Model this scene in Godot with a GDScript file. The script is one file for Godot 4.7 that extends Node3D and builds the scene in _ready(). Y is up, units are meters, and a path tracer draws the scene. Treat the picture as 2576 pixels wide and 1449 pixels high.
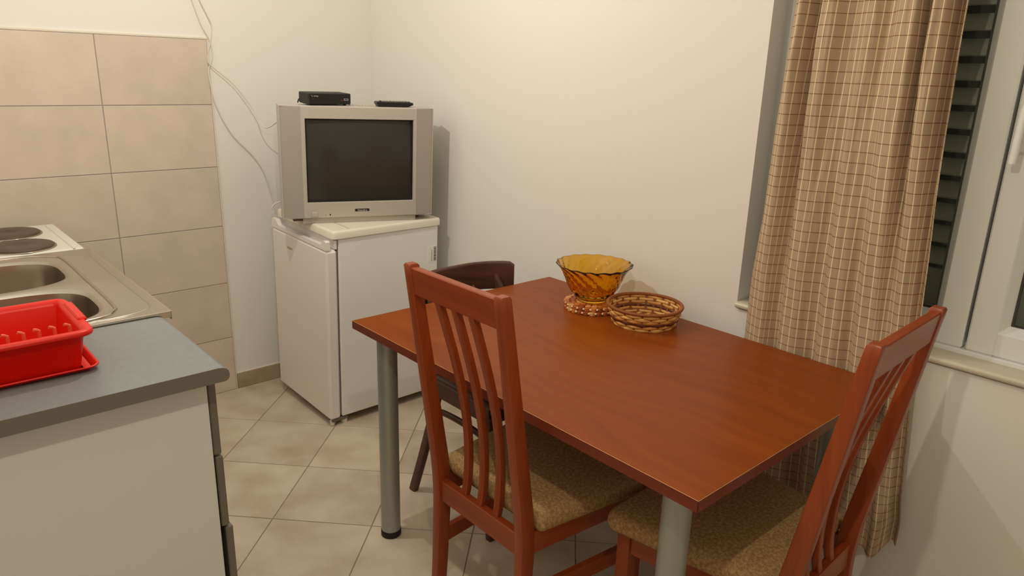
extends Node3D
# A small holiday-flat kitchen at night: dining table and chairs, fridge with a tube television on it,
# tiled wall, counter with sink and hotplates, checked curtain before a shuttered window.

const DEG := PI / 180.0
var used := {}
var M := {}

# ------------------------------------------------------------------ shapes
class Sh:
	var p := PackedVector3Array()
	var uv := PackedVector2Array()
	var g := PackedInt32Array()
	var sm := -1   # smooth group, -1 is flat

	func tri(a: Vector3, b: Vector3, c: Vector3, ua := Vector2.ZERO, ub := Vector2.ZERO, uc := Vector2.ZERO) -> void:
		if (b - a).cross(c - a).length_squared() < 1e-18:
			return
		p.append(a); p.append(b); p.append(c)
		uv.append(ua); uv.append(ub); uv.append(uc)
		g.append(sm)

	func quad(a: Vector3, b: Vector3, c: Vector3, d: Vector3) -> void:
		tri(a, b, c); tri(a, c, d)

	func flip(t: int) -> void:
		var k := t * 3
		var x := p[k + 1]; p[k + 1] = p[k + 2]; p[k + 2] = x
		var y := uv[k + 1]; uv[k + 1] = uv[k + 2]; uv[k + 2] = y

	func fix(start: int) -> void:      # a closed piece: outward faces
		var c := Vector3.ZERO
		for i in range(start * 3, p.size()): c += p[i]
		c /= maxf(1.0, p.size() - start * 3)
		var vol := 0.0
		for t in range(start, g.size()):
			vol += (p[t * 3] - c).dot((p[t * 3 + 1] - c).cross(p[t * 3 + 2] - c))
		if vol < 0.0:
			for t in range(start, g.size()): flip(t)

	func convex(start: int, c: Vector3) -> void:
		for t in range(start, g.size()):
			var a := p[t * 3]; var b := p[t * 3 + 1]; var d := p[t * 3 + 2]
			if (b - a).cross(d - a).dot((a + b + d) / 3.0 - c) < 0.0: flip(t)

	func box(lo: Vector3, hi: Vector3, bev := 0.0, tf := Transform3D.IDENTITY) -> Sh:
		var s0 := g.size()
		var was := sm
		sm = -1
		var v := {}
		bev = minf(bev, 0.45 * minf(hi.x - lo.x, minf(hi.y - lo.y, hi.z - lo.z)))
		for i in 8:
			var s := [1 if i & 1 else -1, 1 if i & 2 else -1, 1 if i & 4 else -1]
			for a in 3:
				var q := Vector3.ZERO
				for b in 3:
					var e: float = hi[b] if s[b] > 0 else lo[b]
					if b != a: e -= s[b] * bev
					q[b] = e
				v[i * 3 + a] = tf * q
		for a in 3:
			var b: int = (a + 1) % 3
			var c: int = (a + 2) % 3
			for s in 2:
				var k := s << a
				quad(v[k * 3 + a], v[(k | 1 << b) * 3 + a], v[(k | 1 << b | 1 << c) * 3 + a], v[(k | 1 << c) * 3 + a])
			if bev > 0.0:
				for s in 4:
					var k: int = (s & 1) << b | (s >> 1) << c
					quad(v[k * 3 + b], v[(k | 1 << a) * 3 + b], v[(k | 1 << a) * 3 + c], v[k * 3 + c])
		if bev > 0.0:
			for i in 8: tri(v[i * 3], v[i * 3 + 1], v[i * 3 + 2])
		convex(s0, tf * ((lo + hi) / 2.0))
		sm = was
		return self

	func loft(rings: Array, cap := true, closed := true, uvs: Array = []) -> Sh:
		var s0 := g.size()
		for i in rings.size() - 1:
			var A: PackedVector3Array = rings[i]
			var B: PackedVector3Array = rings[i + 1]
			var n := A.size()
			for j in (n if closed else n - 1):
				var k := (j + 1) % n
				if uvs:
					tri(A[j], B[j], B[k], uvs[i][j], uvs[i + 1][j], uvs[i + 1][k])
					tri(A[j], B[k], A[k], uvs[i][j], uvs[i + 1][k], uvs[i][k])
				else:
					tri(A[j], B[j], B[k]); tri(A[j], B[k], A[k])
		if cap:
			var was := sm
			sm = -1
			for e in [0, rings.size() - 1]:
				var R: PackedVector3Array = rings[e]
				var c := Vector3.ZERO
				for q in R: c += q
				c /= R.size()
				for j in R.size():
					var k := (j + 1) % R.size()
					if e == 0: tri(c, R[j], R[k])
					else: tri(c, R[k], R[j])
			sm = was
			fix(s0)
		return self

	func lathe(prof: Array, n := 32, at := Vector3.ZERO, cap := true) -> Sh:
		var rings := []
		for q in prof:
			var r := PackedVector3Array()
			for j in n:
				var a := TAU * j / n
				r.append(at + Vector3(q.x * cos(a), q.y, q.x * sin(a)))
			rings.append(r)
		var was := sm
		if sm < 0: sm = 1
		loft(rings, cap)
		sm = was
		return self

	func tube(path: PackedVector3Array, r: float, n := 8, closed := false) -> Sh:
		var rings := []
		var cnt := path.size()
		var up := Vector3.UP
		var nrm := Vector3.ZERO
		for i in cnt:
			var a := path[(i - 1 + cnt) % cnt] if closed else path[maxi(i - 1, 0)]
			var b := path[(i + 1) % cnt] if closed else path[mini(i + 1, cnt - 1)]
			var t := (b - a).normalized()
			if nrm == Vector3.ZERO:
				nrm = t.cross(up if absf(t.y) < 0.9 else Vector3.RIGHT).normalized()
			nrm = (nrm - t * nrm.dot(t)).normalized()
			var bi := t.cross(nrm)
			var ring := PackedVector3Array()
			for j in n:
				var an := TAU * j / n
				ring.append(path[i] + (nrm * cos(an) + bi * sin(an)) * r)
			rings.append(ring)
		if closed: rings.append(rings[0])
		var was := sm
		if sm < 0: sm = 1
		var s0 := g.size()
		loft(rings, not closed)
		if closed: fix(s0)
		sm = was
		return self

	# a polygon in its own xy, extruded along its z from 0 to d, then placed
	func prism(poly: PackedVector2Array, d: float, tf := Transform3D.IDENTITY, bev := 0.0) -> Sh:
		var s0 := g.size()
		var n := poly.size()
		var was := sm
		var top := poly
		if bev > 0.0:
			var ins := Geometry2D.offset_polygon(poly, -bev, Geometry2D.JOIN_MITER)
			if ins.size() and ins[0].size() == n:
				top = ins[0]
				var best := 0
				for k in n:
					if top[k].distance_squared_to(poly[0]) < top[best].distance_squared_to(poly[0]): best = k
				var r := PackedVector2Array()
				for k in n: r.append(top[(best + k) % n])
				if n > 2 and r[1].distance_squared_to(poly[1]) > r[n - 1].distance_squared_to(poly[1]):
					var r2 := PackedVector2Array()
					for k in n: r2.append(r[(n - k) % n])
					r = r2
				top = r
			else:
				bev = 0.0
		for j in n:
			var k := (j + 1) % n
			var a := poly[j]; var b := poly[k]
			quad(tf * Vector3(a.x, a.y, 0), tf * Vector3(b.x, b.y, 0), tf * Vector3(b.x, b.y, d - bev), tf * Vector3(a.x, a.y, d - bev))
			if bev > 0.0:
				quad(tf * Vector3(a.x, a.y, d - bev), tf * Vector3(b.x, b.y, d - bev), tf * Vector3(top[k].x, top[k].y, d), tf * Vector3(top[j].x, top[j].y, d))
		sm = -1
		var ccw := not Geometry2D.is_polygon_clockwise(poly)
		for e in 2:
			var q := poly if e == 0 else top
			var z := 0.0 if e == 0 else d
			var ix := Geometry2D.triangulate_polygon(q)
			for t in ix.size() / 3:
				var a := q[ix[t * 3]]; var b := q[ix[t * 3 + 1]]; var c := q[ix[t * 3 + 2]]
				var turn := (b - a).cross(c - a) > 0.0
				if (turn == ccw) == (e == 1) == ccw:
					tri(tf * Vector3(a.x, a.y, z), tf * Vector3(b.x, b.y, z), tf * Vector3(c.x, c.y, z))
				else:
					tri(tf * Vector3(a.x, a.y, z), tf * Vector3(c.x, c.y, z), tf * Vector3(b.x, b.y, z))
		sm = was
		fix(s0)
		return self

	func mesh() -> ArrayMesh:
		var st := SurfaceTool.new()
		st.begin(Mesh.PRIMITIVE_TRIANGLES)
		for t in g.size():
			for k in [0, 2, 1]:
				st.set_smooth_group(g[t] if g[t] >= 0 else 0xFFFFFFFF)
				st.set_uv(uv[t * 3 + k])
				st.add_vertex(p[t * 3 + k])
		st.generate_normals()
		return st.commit()

func sh(smooth := -1) -> Sh:
	var s := Sh.new()
	s.sm = smooth
	return s

func bx(lo: Vector3, hi: Vector3, bev := 0.0) -> Sh:
	return sh().box(lo, hi, bev)

func rrect(w: float, d: float, r: float, n := 3) -> PackedVector2Array:     # rounded rectangle round the origin
	var o := PackedVector2Array()
	for k in 4:
		var cx := (w / 2 - r) * (1 if k == 0 or k == 3 else -1)
		var cy := (d / 2 - r) * (1 if k < 2 else -1)
		for i in n + 1:
			var a := (k + float(i) / n) * PI / 2
			o.append(Vector2(cx + r * cos(a), cy + r * sin(a)))
	return o

func smooth_path(pts: Array, steps := 8) -> PackedVector3Array:            # Catmull-Rom
	var o := PackedVector3Array()
	for i in pts.size() - 1:
		var a: Vector3 = pts[maxi(i - 1, 0)]
		var b: Vector3 = pts[i]
		var c: Vector3 = pts[i + 1]
		var d: Vector3 = pts[mini(i + 2, pts.size() - 1)]
		for k in steps:
			o.append(b.cubic_interpolate(c, a, d, float(k) / steps))
	o.append(pts[-1])
	return o

# ------------------------------------------------------------------ things and parts
func numbered(called: String) -> String:
	if not used.has(called):
		used[called] = 0
		return called
	used[called] += 1
	return "%s_%03d" % [called, used[called]]

func thing(called: String, label: String, category: String, at := Vector3.ZERO, turn := 0.0, group := "") -> Node3D:
	var o := Node3D.new()
	o.name = numbered(called)
	add_child(o)
	o.position = at
	o.rotation.y = turn
	tag(o, label, category, group)
	return o

func tag(o: Node, label: String, category: String, group := "") -> Node:
	o.set_meta("label", label)
	o.set_meta("category", category)
	if group: o.set_meta("group", group)
	return o

func part(called: String, s: Variant, m: Material, parent: Node = self, label := "") -> MeshInstance3D:
	var o := MeshInstance3D.new()
	o.mesh = s.mesh() if s is Sh else s
	o.material_override = m
	if parent == self:
		o.name = numbered(called)
		add_child(o)
	else:
		o.name = called
		parent.add_child(o, true)
	if label: o.set_meta("label", label)
	return o

func struct(called: String, s: Sh, m: Material) -> MeshInstance3D:
	var o := part(called, s, m)
	o.set_meta("kind", "structure")
	var about: Array = {
		"floor": ["pale beige square floor tiles laid diagonally with thin grout joints", "floor"],
		"ceiling": ["plain white ceiling of the kitchen", "ceiling"],
		"wall_back": ["white plaster wall with beige rectangular tiles behind cooker and counter", "wall"],
		"wall_right": ["white plaster wall behind the table with the curtained window", "wall"],
		"wall_left": ["plain white wall behind the kitchen counter", "wall"],
		"wall_front": ["plain white wall facing the tiled wall", "wall"],
		"baseboard_back": ["beige tile skirting between the tiled wall and the fridge", "baseboard"],
		"baseboard_right": ["beige tile skirting along the wall under the window", "baseboard"],
	}[called]
	tag(o, about[0], about[1])
	return o

# ------------------------------------------------------------------ materials
func mat(c: Color, rough := 0.6, metal := 0.0, spec := 0.5) -> StandardMaterial3D:
	var m := StandardMaterial3D.new()
	m.albedo_color = c
	m.roughness = rough
	m.metallic = metal
	m.metallic_specular = spec
	m.cull_mode = BaseMaterial3D.CULL_DISABLED
	return m

func c8(r: int, g: int, b: int) -> Color:
	return Color(r / 255.0, g / 255.0, b / 255.0)

func tri_tex(m: StandardMaterial3D, t: Texture2D, scale: float, world := false, off := Vector3.ZERO) -> StandardMaterial3D:
	m.albedo_texture = t
	m.uv1_triplanar = true
	m.uv1_world_triplanar = world
	m.uv1_scale = Vector3.ONE * scale
	m.uv1_offset = off
	m.uv1_triplanar_sharpness = 8.0
	return m

func noise_tex(seed_: int, freq: float, lo: Color, hi: Color, size := 512, oct := 5, mid := Color(0, 0, 0, 0)) -> NoiseTexture2D:
	var n := FastNoiseLite.new()
	n.seed = seed_
	n.frequency = freq
	n.fractal_octaves = oct
	var t := NoiseTexture2D.new()
	t.width = size
	t.height = size
	t.seamless = true
	t.noise = n
	var gr := Gradient.new()
	gr.set_color(0, lo)
	gr.set_color(1, hi)
	if mid.a > 0.0: gr.add_point(0.5, mid)
	t.color_ramp = gr
	return t

func wood_image(seed_: int, w: int, h: int, a: Color, b: Color, fine: float, along_v: bool, contrast := 1.0) -> ImageTexture:
	var n1 := FastNoiseLite.new(); n1.seed = seed_; n1.frequency = 1.0; n1.fractal_octaves = 4
	var n2 := FastNoiseLite.new(); n2.seed = seed_ + 7; n2.frequency = 1.0; n2.fractal_octaves = 2
	var im := Image.create_empty(w, h, false, Image.FORMAT_RGB8)
	for y in h:
		for x in w:
			var u := float(x) / w
			var v := float(y) / h
			if not along_v:
				var q := u; u = v; v = q
			var warp := n2.get_noise_2d(u * 3.0, v * 1.6) * 0.05
			var s := n1.get_noise_2d((u + warp) * 26.0, v * 1.7) * 0.55 + n1.get_noise_2d((u + warp) * 150.0 + 40.0, v * 4.0) * 0.3 * fine + n2.get_noise_2d(u * 420.0, v * 16.0 + 9.0) * 0.22 * fine
			var f := clampf(0.5 + s * contrast, 0.0, 1.0)
			im.set_pixel(x, y, a.lerp(b, f))
	return ImageTexture.create_from_image(im)

func cloth_image() -> ImageTexture:          # one check of the curtain: cream warp thread, brown weft thread
	var w := 128
	var im := Image.create_empty(w, w, false, Image.FORMAT_RGB8)
	var rng := RandomNumberGenerator.new()
	rng.seed = 5
	var base := Color(0.755, 0.655, 0.55)
	for y in w:
		for x in w:
			var wv := (0.045 if (x / 2 + y / 2) % 2 == 0 else -0.03) + rng.randf_range(-0.05, 0.05)
			var c := Color(base.r + wv, base.g + wv * 0.9, base.b + wv * 0.8)
			if absi(y - 64) <= 4:
				c = Color(0.50, 0.32, 0.215).lerp(c, 0.15 + 0.2 * rng.randf())
			if absi(x - 64) <= 6 and not (absi(y - 64) <= 4 and rng.randf() < 0.35):
				c = Color(1.0, 0.92, 0.76).lerp(c, 0.1 * rng.randf())
			im.set_pixel(x, y, c)
	return ImageTexture.create_from_image(im)

func speckle_image(seed_: int, a: Color, b: Color, dark: Color) -> ImageTexture:   # loop pile seat fabric
	var w := 256
	var im := Image.create_empty(w, w, false, Image.FORMAT_RGB8)
	var rng := RandomNumberGenerator.new()
	rng.seed = seed_
	var n := FastNoiseLite.new(); n.seed = seed_; n.frequency = 0.09; n.fractal_octaves = 3
	for y in w:
		for x in w:
			var f := clampf(0.5 + n.get_noise_2d(x, y) * 0.9 + rng.randf_range(-0.35, 0.35), 0.0, 1.0)
			var c := a.lerp(b, f)
			if rng.randf() < 0.07: c = c.lerp(dark, 0.55)
			im.set_pixel(x, y, c)
	return ImageTexture.create_from_image(im)

func make_materials() -> void:
	M.plaster = mat(c8(243, 240, 233), 0.9, 0, 0.2)
	M.ceiling = mat(c8(247, 246, 242), 0.9, 0, 0.2)
	M.grout = mat(c8(158, 147, 134), 0.9, 0, 0.2)
	M.wall_grout = mat(c8(170, 160, 158), 0.9, 0, 0.2)
	M.caulk = mat(c8(236, 228, 210), 0.6)
	var ft := noise_tex(3, 0.006, c8(198, 176, 150), c8(232, 218, 198), 512, 6, c8(218, 201, 178))
	M.floor_tile = []
	M.wall_tile = []
	var wt := noise_tex(11, 0.008, c8(218, 203, 184), c8(231, 214, 196), 512, 5)
	for k in 4:
		var q: StandardMaterial3D = tri_tex(mat(Color.from_hsv(0, 0, 1.0 - 0.018 * k), 0.42, 0, 0.45), ft, 1.1, true, Vector3(0.37 * k, 0.11 * k, 0.61 * k))
		M.floor_tile.append(q)
		var q2: StandardMaterial3D = tri_tex(mat(Color.from_hsv(0, 0, 1.0 - 0.008 * k), 0.38, 0, 0.4), wt, 1.3, true, Vector3(0.21 * k, 0.43 * k, 0.1 * k))
		M.wall_tile.append(q2)
	M.skirting = tri_tex(mat(c8(214, 208, 196), 0.5), ft, 1.6, true)
	M.table_v = tri_tex(mat(Color.WHITE, 0.34, 0, 0.28), wood_image(21, 1024, 1024, c8(120, 53, 14), c8(164, 84, 23), 1.0, true, 0.42), 0.8, false, Vector3(0.5, 0.5, 0.5))
	M.table_h = tri_tex(mat(c8(225, 205, 200), 0.35), wood_image(22, 512, 512, c8(118, 48, 24), c8(158, 74, 36), 1.0, false, 0.6), 0.8, false, Vector3(0.5, 0.5, 0.5))
	M.laminate_edge = mat(c8(222, 170, 120), 0.4)  # raw laminate edge of the tabletop, pale in itself
	M.chair_v = tri_tex(mat(Color.WHITE, 0.36, 0, 0.5), wood_image(31, 512, 512, c8(128, 50, 18), c8(172, 80, 30), 1.0, true, 0.55), 1.0, false, Vector3(0.5, 0, 0.5))
	M.chair_h = tri_tex(mat(Color.WHITE, 0.36, 0, 0.5), wood_image(32, 512, 512, c8(128, 50, 18), c8(172, 80, 30), 1.0, false, 0.55), 1.0, false, Vector3(0.5, 0, 0.5))
	M.seat = tri_tex(mat(Color.WHITE, 0.95, 0, 0.1), speckle_image(41, c8(158, 124, 82), c8(200, 166, 118), c8(92, 66, 40)), 4.2, false, Vector3(0.5, 0, 0.5))
	M.dark_wood = tri_tex(mat(Color.WHITE, 0.4, 0, 0.5), wood_image(51, 512, 512, c8(62, 35, 25), c8(108, 65, 47), 0.8, false, 0.7), 1.2, false, Vector3(0.5, 0, 0.5))
	M.leg_metal = mat(c8(168, 172, 166), 0.42, 0.45, 0.5)
	M.rubber = mat(c8(18, 18, 18), 0.6)
	M.fridge = mat(c8(249, 247, 244), 0.42)
	M.fridge_door = mat(c8(246, 240, 235), 0.36)
	M.fridge_lid = mat(c8(242, 236, 218), 0.4)
	M.fridge_gap = mat(c8(120, 112, 108), 0.8)
	M.fridge_dark = mat(c8(50, 45, 42), 0.8)
	M.tv_silver = mat(c8(198, 191, 180), 0.38, 0.15, 0.5)
	M.tv_panel = mat(c8(174, 166, 156), 0.5, 0.1, 0.5)
	M.tv_grey = mat(c8(128, 122, 114), 0.55)
	M.tv_dark = mat(c8(22, 21, 20), 0.5)
	M.tv_screen = mat(c8(57, 55, 51), 0.14, 0, 0.5)
	M.black = mat(c8(24, 23, 25), 0.38)
	M.black_rough = mat(c8(30, 29, 30), 0.6)
	M.print_pale = mat(c8(196, 190, 176), 0.6)
	M.led_red = mat(c8(200, 30, 40), 0.4)
	M.led_red.emission_enabled = true
	M.led_red.emission = c8(255, 40, 60)
	M.led_red.emission_energy_multiplier = 0.35
	M.cable = mat(c8(226, 218, 200), 0.5)
	M.cable_grey = mat(c8(232, 226, 214), 0.55)
	M.steel = mat(c8(196, 189, 179), 0.3, 1.0)
	M.steel_bowl = mat(c8(190, 180, 166), 0.26, 1.0)
	M.steel_edge = mat(c8(225, 216, 200), 0.22, 1.0)
	M.worktop = tri_tex(mat(c8(184, 192, 202), 0.36, 0, 0.5), noise_tex(61, 0.05, c8(182, 182, 176), c8(192, 191, 184), 256, 3), 3.0, false)
	M.worktop_edge = mat(c8(118, 112, 104), 0.5)
	M.cab_white = mat(c8(232, 233, 232), 0.5)
	M.cab_grey = mat(c8(118, 112, 102), 0.45)
	M.enamel = mat(c8(230, 228, 216), 0.28)
	M.hotplate = mat(c8(92, 76, 62), 0.45, 0.3)
	M.plate_ring = mat(c8(170, 160, 145), 0.25, 1.0)
	M.red = mat(c8(228, 26, 9), 0.36, 0, 0.45)
	M.red_prong = mat(c8(236, 96, 70), 0.3, 0, 0.5)  # paler than the rack: light shining through the prongs is painted in
	M.pvc = mat(c8(244, 245, 243), 0.35)
	M.gasket = mat(c8(70, 68, 64), 0.8)
	M.shutter = mat(c8(166, 171, 154), 0.55)
	M.curtain = mat(Color.WHITE, 0.95, 0, 0.1)
	M.curtain.albedo_texture = cloth_image()
	M.curtain.backlight_enabled = true
	M.curtain.backlight = Color(0.12, 0.09, 0.06)
	M.sill = mat(c8(226, 216, 194), 0.3)
	M.glass = mat(Color(0.9, 0.95, 0.92, 0.03), 0.02, 0, 0.2)
	M.glass.transparency = BaseMaterial3D.TRANSPARENCY_ALPHA
	M.amber = mat(Color(0.975, 0.76, 0.22, 0.0), 0.02)
	M.amber.refraction_enabled = true
	M.amber.refraction_scale = 0.05
	M.amber.transparency = BaseMaterial3D.TRANSPARENCY_ALPHA
	M.amber.cull_mode = BaseMaterial3D.CULL_BACK
	M.wick_light = []
	for c in [c8(242, 192, 116), c8(230, 172, 96), c8(248, 206, 134), c8(220, 158, 84)]: M.wick_light.append(mat(c, 0.6))
	M.wick_dark = mat(c8(112, 56, 30), 0.6)
	M.wick_stake = mat(c8(142, 78, 42), 0.6)
	M.wick_rim = mat(c8(164, 98, 50), 0.6)
	M.bead_wood = []
	for c in [c8(184, 98, 42), c8(208, 124, 60), c8(158, 76, 32), c8(224, 164, 100)]: M.bead_wood.append(mat(c, 0.45))
	M.bead_white = mat(c8(238, 226, 196), 0.35)
	M.bulb = mat(c8(255, 240, 215), 0.5)
	M.bulb.emission_enabled = true
	M.bulb.emission = c8(255, 222, 170)
	M.bulb.emission_energy_multiplier = 6.0
	M.white_plastic = mat(c8(235, 232, 225), 0.5)

# ------------------------------------------------------------------ lamps
func lamp(called: String, label: String, bulb_at: Vector3, energy: float, ceiling: float, tint: Color) -> void:
	var t := thing(called, label, "lamp", Vector3(bulb_at.x, ceiling, bulb_at.z))
	var dy := bulb_at.y - ceiling
	part("ceiling_rose", sh(1).lathe([Vector2(0.001, 0), Vector2(0.05, 0), Vector2(0.045, -0.02), Vector2(0.012, -0.03)], 24), M.white_plastic, t)
	if dy < -0.2:
		part("cord", sh().tube(PackedVector3Array([Vector3(0, -0.02, 0), Vector3(0, dy + 0.09, 0)]), 0.003), M.white_plastic, t)
	part("socket", sh(1).lathe([Vector2(0.014, minf(dy + 0.1, -0.025)), Vector2(0.02, dy + 0.085), Vector2(0.02, dy + 0.04), Vector2(0.016, dy + 0.036)], 20), M.white_plastic, t)
	var pr := []
	for k in 13:
		var a := PI * k / 12
		pr.append(Vector2(maxf(0.0004, 0.03 * sin(a)), dy + 0.03 * cos(a)))
	part("bulb", sh(1).lathe(pr, 20), M.bulb, t)
	var l := OmniLight3D.new()
	l.name = "lamp_light"
	l.light_color = tint.linear_to_srgb()
	l.light_energy = energy
	l.light_size = 0.014
	l.omni_range = 12.0
	l.omni_attenuation = 2.0
	l.shadow_enabled = true
	t.add_child(l)
	l.position = Vector3(0, dy, 0)

# ------------------------------------------------------------------ _ready
func _ready() -> void:
	# camera
	var cam := Camera3D.new()
	cam.name = "camera"
	add_child(cam)
	cam.fov = 2.0 * rad_to_deg(atan(724.5 / 1815.34))
	cam.transform = Transform3D(Basis.from_euler(Vector3(-16.593 * DEG, -42.409 * DEG, 1.679 * DEG), EULER_ORDER_YXZ), Vector3(-1.885, 1.4219, 3.0831))
	cam.near = 0.02
	cam.current = true
	# night outside, exposure
	var we := WorldEnvironment.new()
	we.name = "world_environment"
	var e := Environment.new()
	e.background_mode = Environment.BG_COLOR
	e.background_color = Color(0.002, 0.002, 0.003)
	e.tonemap_mode = Environment.TONE_MAPPER_LINEAR
	e.tonemap_exposure = 0.78
	e.sdfgi_enabled = true
	e.ssao_enabled = true
	e.ssil_enabled = true
	we.environment = e
	add_child(we)
	make_materials()
	# the two bulbs of the room, both outside the frame
	lamp("pendant_lamp", "bare warm bulb hanging on a long cord beside the dining table", Vector3(-1.6, 1.95, 2.7), 0.535, 2.55, Color(1.0, 0.91, 0.71))
	lamp("pendant_lamp", "bare warm bulb on a shorter cord between kitchen counter and fridge", Vector3(-1.12, 2.03, 1.18), 0.695, 2.55, Color(1.0, 0.947, 0.855))
	room()
	window_side()
	curtain()
	kitchen()
	fridge()
	television()
	table()
	var ch := chair()
	ch.position = Vector3(-0.913, 0, 1.908)
	ch.rotation.y = -90.33 * DEG
	tag(ch, "reddish wooden slat-back chair at the long side of the table, its back to the kitchen", "chair", "slat-back dining chairs")
	var ch2: Node3D = ch.duplicate()
	ch2.name = numbered("dining_chair")
	add_child(ch2)
	ch2.position = Vector3(-0.491, 0, 2.58)
	ch2.rotation.y = 1.79 * DEG
	tag(ch2, "reddish wooden slat-back chair at the end of the table beside the window", "chair", "slat-back dining chairs")
	dark_chair()
	tabletop_things()
	cables()

# ------------------------------------------------------------------ room
const OUT := [Vector2(-2.03, 0), Vector2(0, 0), Vector2(0, 4.6), Vector2(-3.3, 4.6), Vector2(-3.3, 1.74), Vector2(-2.03, 1.74)]

func room() -> void:
	var fl := struct("floor", bx(Vector3(-3.6, -0.2, -0.2), Vector3(0.3, -0.0025, 4.8)), M.grout)
	var s := 0.3301
	var a := 46.501 * DEG
	var U := Vector2(cos(a), sin(a))
	var V := Vector2(-sin(a), cos(a))
	var O := Vector2(-0.8169, 0.3653)
	var outline := PackedVector2Array(OUT)
	var gap := 0.0016
	var full := PackedVector2Array([Vector2(gap, gap), Vector2(s - gap, gap), Vector2(s - gap, s - gap), Vector2(gap, s - gap)])
	var down := Transform3D(Basis(Vector3(1, 0, 0), Vector3(0, 0, 1), Vector3(0, 1, 0)), Vector3(0, -0.0028, 0))
	var whole: ArrayMesh = sh().prism(full, 0.0028, down, 0.0009).mesh()
	var rng := RandomNumberGenerator.new()
	rng.seed = 8
	for i in range(-8, 18):
		for j in range(-8, 18):
			var o := O + U * s * i + V * s * j
			var poly := PackedVector2Array()
			for q in full: poly.append(o + U * q.x + V * q.y)
			var cut := Geometry2D.intersect_polygons(poly, outline)
			if cut.is_empty(): continue
			var m: Material = M.floor_tile[rng.randi() % 4]
			var area := 0.0
			for k in cut[0].size(): area += cut[0][k].cross(cut[0][(k + 1) % cut[0].size()]) / 2.0
			if cut.size() == 1 and absf(absf(area) - (s - 2 * gap) * (s - 2 * gap)) < 1e-5:
				var t := part("tile", whole, m, fl)
				t.transform = Transform3D(Basis(Vector3(U.x, 0, U.y), Vector3.UP, Vector3(V.x, 0, V.y)), Vector3(o.x, 0, o.y))
			else:
				for c in cut:
					if absf(area) > 1e-5: part("tile", sh().prism(c, 0.0028, down, 0.0009), m, fl)
	struct("ceiling", bx(Vector3(-3.6, 2.55, -0.2), Vector3(0.3, 2.7, 4.8)), M.ceiling)
	# back wall with its tiled splashback
	var wb := struct("wall_back", bx(Vector3(-2.03, 0, -0.2), Vector3(0.3, 2.55, 0)), M.plaster)
	var xt := -0.7631
	var w := 0.4031
	var h := 0.2525
	part("grout", bx(Vector3(-2.03, 0, 0), Vector3(xt, 6 * h, 0.0055)), M.wall_grout, wb)
	for r in 6:
		for k in 4:
			var x1 := xt - k * w
			var x0 := maxf(x1 - w, -2.03)
			part("tile", bx(Vector3(x0 + 0.0014, r * h + 0.0014, 0.0), Vector3(x1 - 0.0014, (r + 1) * h - 0.0014, 0.008), 0.0012), M.wall_tile[(r * 3 + k * 5) % 4], wb)
	part("caulk_edge", bx(Vector3(-2.03, 6 * h, 0), Vector3(xt + 0.005, 6 * h + 0.009, 0.0085), 0.002), M.caulk, wb)
	part("caulk_edge", bx(Vector3(xt, 0, 0), Vector3(xt + 0.005, 6 * h, 0.0085), 0.002), M.caulk, wb)
	# wall with the window opening
	var wr := sh()
	for q in [[0.0, 0.0, 4.8, 0.767], [2.1, 0.0, 4.8, 2.55], [0.767, 0.0, 2.017, 2.1], [0.767, 3.19, 4.8, 2.1]]:
		wr.box(Vector3(0, q[0], q[1]), Vector3(0.3, q[3], q[2]))
	struct("wall_right", wr, M.plaster)
	var wl := sh()
	wl.box(Vector3(-2.23, 0, -0.2), Vector3(-2.03, 2.55, 1.74))
	wl.box(Vector3(-3.3, 0, 1.54), Vector3(-2.23, 2.55, 1.74))
	wl.box(Vector3(-3.5, 0, 1.54), Vector3(-3.3, 2.55, 4.8))
	struct("wall_left", wl, M.plaster)
	struct("wall_front", bx(Vector3(-3.3, 0, 4.6), Vector3(0, 2.55, 4.8)), M.plaster)
	# skirting tiles
	var bb := struct("baseboard_back", bx(Vector3(xt + 0.006, 0, 0), Vector3(0, 0.07, 0.004)), M.wall_grout)
	var x := xt + 0.007
	while x < -0.01:
		part("tile", bx(Vector3(x, 0.001, 0.001), Vector3(minf(x + 0.33, 0), 0.072, 0.0085), 0.0012), M.skirting, bb)
		x += 0.333
	part("caulk_edge", bx(Vector3(xt + 0.006, 0.072, 0), Vector3(0, 0.076, 0.007), 0.001), M.caulk, bb)
	var br := struct("baseboard_right", bx(Vector3(-0.004, 0, 0.009), Vector3(0, 0.07, 4.6)), M.wall_grout)
	var z := 0.01
	while z < 4.59:
		part("tile", bx(Vector3(-0.0085, 0.001, z), Vector3(-0.001, 0.072, minf(z + 0.33, 4.6)), 0.0012), M.skirting, br)
		z += 0.333

# ------------------------------------------------------------------ window, sill, shutter
func frame_ring(s: Sh, x0: float, x1: float, z0: float, z1: float, y0: float, y1: float, w: float, bev := 0.003) -> void:
	s.box(Vector3(x0, y0, z0), Vector3(x1, y1, z0 + w), bev)
	s.box(Vector3(x0, y0, z1 - w), Vector3(x1, y1, z1), bev)
	s.box(Vector3(x0, y0, z0 + w - bev), Vector3(x1, y0 + w, z1 - w + bev), bev)
	s.box(Vector3(x0, y1 - w, z0 + w - bev), Vector3(x1, y1, z1 - w + bev), bev)

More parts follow.
